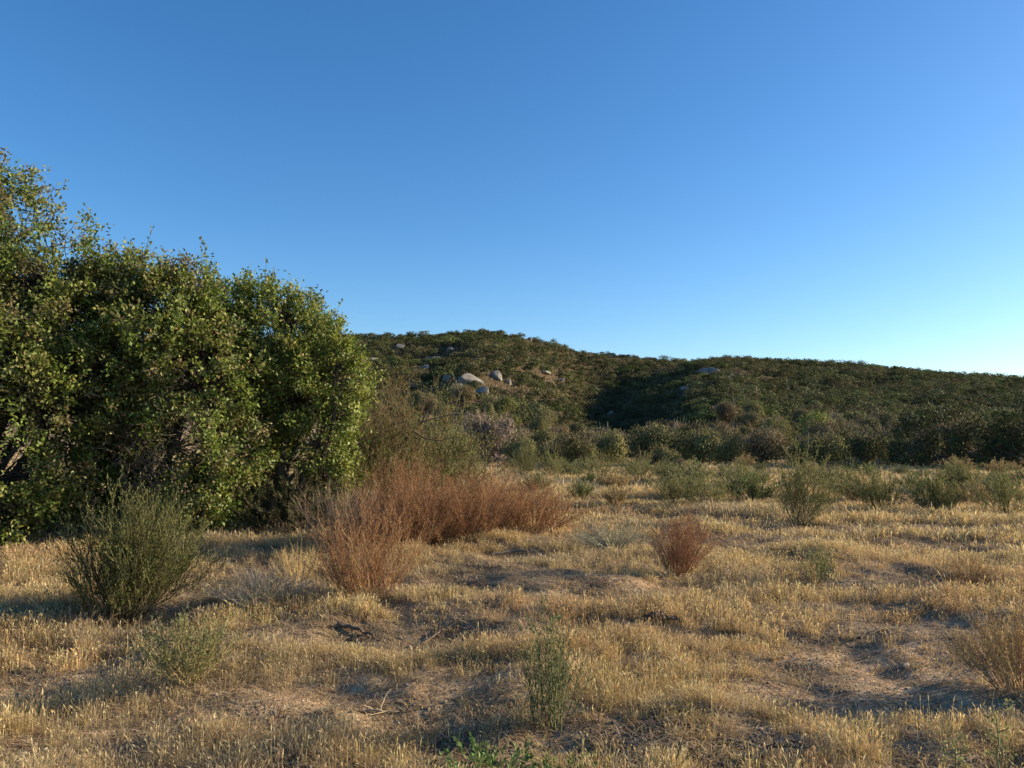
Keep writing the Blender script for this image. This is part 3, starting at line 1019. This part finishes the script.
# ------------------------------------------------------------------ the brush covering the hill: one mass
def build_brush():
    b = Buf()
    kinds = list(CH)
    temps = []
    KS = ('olive', 'green', 'dark', 'dark', 'brown', 'grey', 'olive', 'dark')
    for k in KS:
        for _ in range(3):
            P_, D_, N_, l_, w_, C_ = dome(380, CH[k], .185, lumps=int(R.integers(4, 9)), fill=.78)
            temps.append((P_, D_, N_, l_, w_, C_.mean(0) * (.45 + .55 * C_ / C_.mean(0)) * np.array([.70, .80, .74])))
    pts = []
    a = R.uniform(-.78, .86, 60000)
    r = np.sqrt(R.uniform(100 ** 2, 330 ** 2, 60000))
    RR = np.interp(a, _th, _R)
    ok = r < RR + 22
    a, r = a[ok], r[ok]
    X, Y = np.sin(a) * r, np.cos(a) * r
    big = fbm(X / 22, Y / 22, 95)
    rad = np.clip(np.exp(R.normal(.05, .42, len(X))) * (.55 + .95 * big), .5, 2.7)
    order = np.argsort(-rad * R.uniform(.6, 1, len(X)))
    X, Y, rad = X[order], Y[order], rad[order]
    # occupancy on a coarse grid keeps the shrubs apart
    grid = {}
    sel = []
    for i in range(len(X)):
        gx, gy = int(X[i] // 3), int(Y[i] // 3)
        good = True
        for u in (-1, 0, 1):
            for v in (-1, 0, 1):
                for j in grid.get((gx + u, gy + v), ()):
                    if (X[i] - X[j]) ** 2 + (Y[i] - Y[j]) ** 2 < ((rad[i] + rad[j]) * .58) ** 2:
                        good = False
                        break
                if not good:
                    break
            if not good:
                break
        if good:
            grid.setdefault((gx, gy), []).append(i)
            sel.append(i)
    X, Y, rad = X[sel], Y[sel], rad[sel]
    ok = np.ones(len(X), bool)
    for x, y, w in rocks:   # the boulders stay clear on the near side
        rr = math.hypot(x, y)
        al = (X * x + Y * y) / rr
        ac = np.abs(X * y - Y * x) / rr
        ok &= ~((ac < w + .25 * rad) & (al < rr + w * .8) & (al > rr - 8))
    for x, y, w in placed:
        ok &= (X - x) ** 2 + (Y - y) ** 2 > (w * .8 + rad * .7) ** 2
    dens = fbm(X / 16, Y / 16, 91)
    ok &= R.random(len(X)) < np.clip((dens - .22) * 7, .25, 1)
    X, Y, rad = X[ok], Y[ok], rad[ok]
    Z = height(X, Y)
    print('hill shrubs', len(X))
    spec = np.clip((fbm(X / 14, Y / 14, 97) - .25) * 2, 0, .999) * .6 + R.random(len(X)) * .4
    tix = (spec * len(temps)).astype(int)
    for k in range(len(temps)):
        ii = np.where(tix == k)[0]
        if not len(ii):
            continue
        P, D, Nn, ln, wd, C = temps[k]
        m = len(P)
        n = len(ii)
        th = R.uniform(0, 2 * PI, n)
        ct, st = np.cos(th), np.sin(th)

        def rot(v):
            return np.stack([ct[:, None] * v[None, :, 0] - st[:, None] * v[None, :, 1], st[:, None] * v[None, :, 0] + ct[:, None] * v[None, :, 1], np.repeat(v[None, :, 2], n, 0)], -1)

        s = rad[ii][:, None, None] * np.stack([np.ones(n), np.ones(n), R.uniform(.55, .95, n)], 1)[:, None, :]
        PP = rot(P) * s + np.stack([X[ii], Y[ii], Z[ii] - .1], 1)[:, None, :]
        val = R.uniform(.65, 1.3, (n, 1, 1))
        sz = np.repeat((.6 + .4 * rad[ii])[:, None], m, 1).ravel()
        b.leaves(PP.reshape(-1, 3), rot(D).reshape(-1, 3), rot(Nn).reshape(-1, 3), np.tile(ln, n) * sz, np.tile(wd, n) * sz, (C[None] * val).reshape(-1, 3))
    # low brush between the shrubs
    n = 140000
    a = R.uniform(-.75, .85, n)
    r = np.sqrt(R.uniform(90 ** 2, 300 ** 2, n))
    x, y = np.sin(a) * r, np.cos(a) * r
    D = unit(R.normal(0, .6, (n, 3)) + np.array([0, 0, 1]))
    b.leaves(np.stack([x, y, height(x, y)], 1), D, rdir(n), R.uniform(.3, .8, n), R.uniform(.05, .16, n), pick([(.14, .115, .06), (.10, .095, .045), (.17, .135, .075)], n))
    o = b.build('hill_brush', M_CHAP)
    tag(o, 'olive and brown brush covering the whole hill', 'brush', kind='stuff')


build_brush()

# ------------------------------------------------------------------ sticks, stones, spiky leaves and stalks
def stick(pts, rad, label, col=(.13, .095, .07), name='dead_stick', lift=.02):
    P = []
    for k, (a, b_) in enumerate(pts):
        q = hit(a, b_)
        P.append([q[0], q[1], q[2] + rad + lift * math.sin(k / max(1, len(pts) - 1) * PI)])
    P = np.array(P)
    o0 = P.mean(0)
    f = np.linspace(0, len(P) - 1, 14)
    P = np.stack([np.interp(f, np.arange(len(P)), P[:, i]) for i in range(3)], 1)
    P[1:-1] += R.normal(0, rad * .35, (12, 3))
    b = Buf()
    b.tubes((P - o0)[None], np.linspace(rad, rad * .35, 14)[None], np.array([col]), 6)
    ti = R.integers(3, 12, 3)
    for i in ti:
        Q = limb(P[i] - o0, P[i] - o0 + np.array([R.normal(0, .1), R.normal(0, .1), R.uniform(.02, .08)]), 5, .3)
        b.tubes(Q[None], np.linspace(rad * .4, rad * .15, 5)[None], np.array([col]), 4)
    o = b.build(name, M_STEM, None, True)
    o.location = Vector(o0)
    return tag(o, label, 'stick')


stick([(338, 628), (352, 632), (366, 636), (378, 644)], .022, 'dark dead stick lying below the big orange bush')
stick([(423, 645), (434, 640), (442, 635), (450, 631)], .011, 'thin dark stick pointing up right, beside the one below the orange bush', lift=.03)
stick([(646, 622), (656, 621), (668, 624), (684, 625)], .035, 'short thick dark log in the grass below the red bush', (.12, .085, .07), 'dead_log')
stick([(860, 640), (880, 634), (905, 628)], .014, 'thin stick on the bare soil at the right')
stick([(758, 766), (772, 757), (790, 752), (804, 750)], .014, 'curved dark dead stick at the bottom of the field', (.06, .05, .045), lift=.05)
stick([(362, 712), (380, 716), (400, 713)], .010, 'thin pale twig on the sandy patch', (.32, .25, .17))
stick([(492, 556), (520, 553), (548, 556)], .02, 'greyish dead stick at the foot of the rusty thicket', (.2, .17, .14))
for i, (px, py, s, lab) in enumerate(((742, 640, .05, 'small reddish stone in the grass'),
                                      (905, 668, .05, 'dark stone half sunk by the right edge bush'), (120, 632, .05, 'pale stone at the foot of the big olive bush'))):
    q = hit(px, py)
    ico_rock('stone', q + np.array([0, 0, s * .2]), s, s * .55, lab, M_STONE, 300 + i, 'stone')


def spiky(loc, blades, label):
    root = thing('spiky_plant', loc, label, 'plant')
    for k, (az, ln, tilt, col, w) in enumerate(blades):
        t = np.linspace(0, 1, 9)
        P = np.stack([np.cos(az) * ln * np.sin(tilt) * t ** 1.2, np.sin(az) * ln * np.sin(tilt) * t ** 1.2, -.01 + ln * np.cos(tilt) * t - .12 * ln * t ** 2], 1)
        b = Buf()
        sd = np.array([[-np.sin(az), np.cos(az), 0]])
        W = w * (1 - t ** 1.6) * (.75 + .5 * t)
        up = np.cross(sd, np.array([[np.cos(az) * np.sin(tilt), np.sin(az) * np.sin(tilt), np.cos(tilt)]]))
        b.ribbons((P - up * .0)[None], W[None] * .5, sd * .9 + up * .45, np.array([col]))
        b.ribbons((P + sd * W[:, None] * .0 + up * .0005)[None], W[None] * .5, -sd * .9 + up * .45, np.array([col]))
        b.build('leaf', M_STEM, root)
    return root


p = at(668, 3.98)
spiky(p, [(.6, .25, .4, (.10, .13, .06), .010), (2.4, .2, .7, (.38, .30, .16), .009), (.2, .22, .75, (.11, .12, .06), .010), (3.4, .2, .8, (.09, .11, .06), .009),
          (1.6, .2, .5, (.42, .34, .18), .008), (4.6, .13, .8, (.2, .17, .09), .009), (5.5, .14, .6, (.12, .13, .07), .010)], 'low plant with narrow pointed leaves, green and straw, at the bottom of the photo')


def stalk_plant(loc, Hh, label):
    root = thing('stalk_weed', loc, label, 'weed')
    s, l = Buf(), Buf()
    P = limb((0, 0, -.02), (.01, .02, Hh), 9, .12)
    s.tubes(P[None], np.linspace(.006, .003, 9)[None], np.array([(.26, .25, .11)]), 5)
    pts = []
    for k, f in enumerate(np.linspace(.3, .97, 9)):
        q = np.array([np.interp(f, np.linspace(0, 1, 9), P[:, i]) for i in range(3)])
        az = k * 2.4
        e = q + np.array([math.cos(az), math.sin(az) * .6, .55]) * R.uniform(.03, .075)
        Q = limb(q, e, 5, .1)
        s.tubes(Q[None], np.linspace(.0035, .002, 5)[None], np.array([(.26, .25, .11)]), 4)
        n = 16
        l.leaves(e + R.normal(0, .012, (n, 3)), rdir(n), rdir(n), R.uniform(.012, .028, n), R.uniform(.003, .007, n), pick([(.28, .27, .11), (.36, .3, .15), (.2, .2, .09)], n))
    s.build('stem', M_STEM, root)
    l.build('leaves', M_FINE, root)
    return root


stalk_plant(at(983, 3.95), .33, 'yellow green weed with one knobbly branching stalk at the bottom right')
stalk_plant(at(942, 3.98), .17, 'short dry weed left of the knobbly stalk at the bottom right')

# dead pale stalk standing in the brush
o = Buf()
q = at(806, 44)
o.tubes((limb((0, 0, -.05), (.1, 0, 2.1), 8, .06))[None], np.linspace(.028, .015, 8)[None], np.array([(.20, .165, .12)]), 5)
o.tubes((limb((.05, 0, 1.2), (.5, .1, 1.9), 6, .1))[None], np.linspace(.015, .008, 6)[None], np.array([(.2, .165, .12)]), 5)
s_ = o.build('dead_stalk', M_STEM)
s_.location = Vector(q)
tag(s_, 'pale dead stalk standing upright in front of the brush line', 'dead stalk')

# ------------------------------------------------------------------ light
AZ, EL = math.radians(79), math.radians(16.5)
sun_dir = Vector((math.sin(AZ) * math.cos(EL), math.cos(AZ) * math.cos(EL), math.sin(EL)))
sl = bpy.data.lights.new('sun', 'SUN')
sl.energy = 5.0
sl.angle = math.radians(.55)
sl.color = (1.0, .84, .57)
so = bpy.data.objects.new('sun', sl)
COL.objects.link(so)
so.rotation_euler = sun_dir.to_track_quat('Z', 'Y').to_euler()

w = bpy.data.worlds.new('World')
scene.world = w
w.use_nodes = True
nt = w.node_tree
nt.nodes.clear()
wo = nt.nodes.new('ShaderNodeOutputWorld')
bg = nt.nodes.new('ShaderNodeBackground')
sky = nt.nodes.new('ShaderNodeTexSky')
sky.sky_type = 'NISHITA'
sky.sun_disc = False
sky.sun_elevation = EL
sky.sun_rotation = AZ
sky.altitude = 900
sky.air_density = 1.0
sky.dust_density = 1.2
sky.ozone_density = 3.0
bg.inputs['Strength'].default_value = .106
hs = nt.nodes.new('ShaderNodeHueSaturation')
hs.inputs['Saturation'].default_value = 1.24
hs.inputs['Hue'].default_value = .5025
nt.links.new(sky.outputs[0], hs.inputs['Color'])
nt.links.new(hs.outputs[0], bg.inputs[0])
nt.links.new(bg.outputs[0], wo.inputs[0])

scene.view_settings.view_transform = 'Standard'
scene.view_settings.look = 'None'
scene.view_settings.gamma = 1
scene.view_settings.exposure = 1.02

cam = bpy.data.cameras.new('camera')
cam.sensor_width = 36
cam.lens = F / 1024 * 36
cam.clip_start = .05
cam.clip_end = 12000
co = bpy.data.objects.new('camera', cam)
COL.objects.link(co)
co.location = (0, 0, CAMZ)
co.rotation_euler = (PI / 2 + PITCH, 0, 0)
scene.camera = co
scene.cycles.max_bounces = 6
scene.cycles.transparent_max_bounces = 4
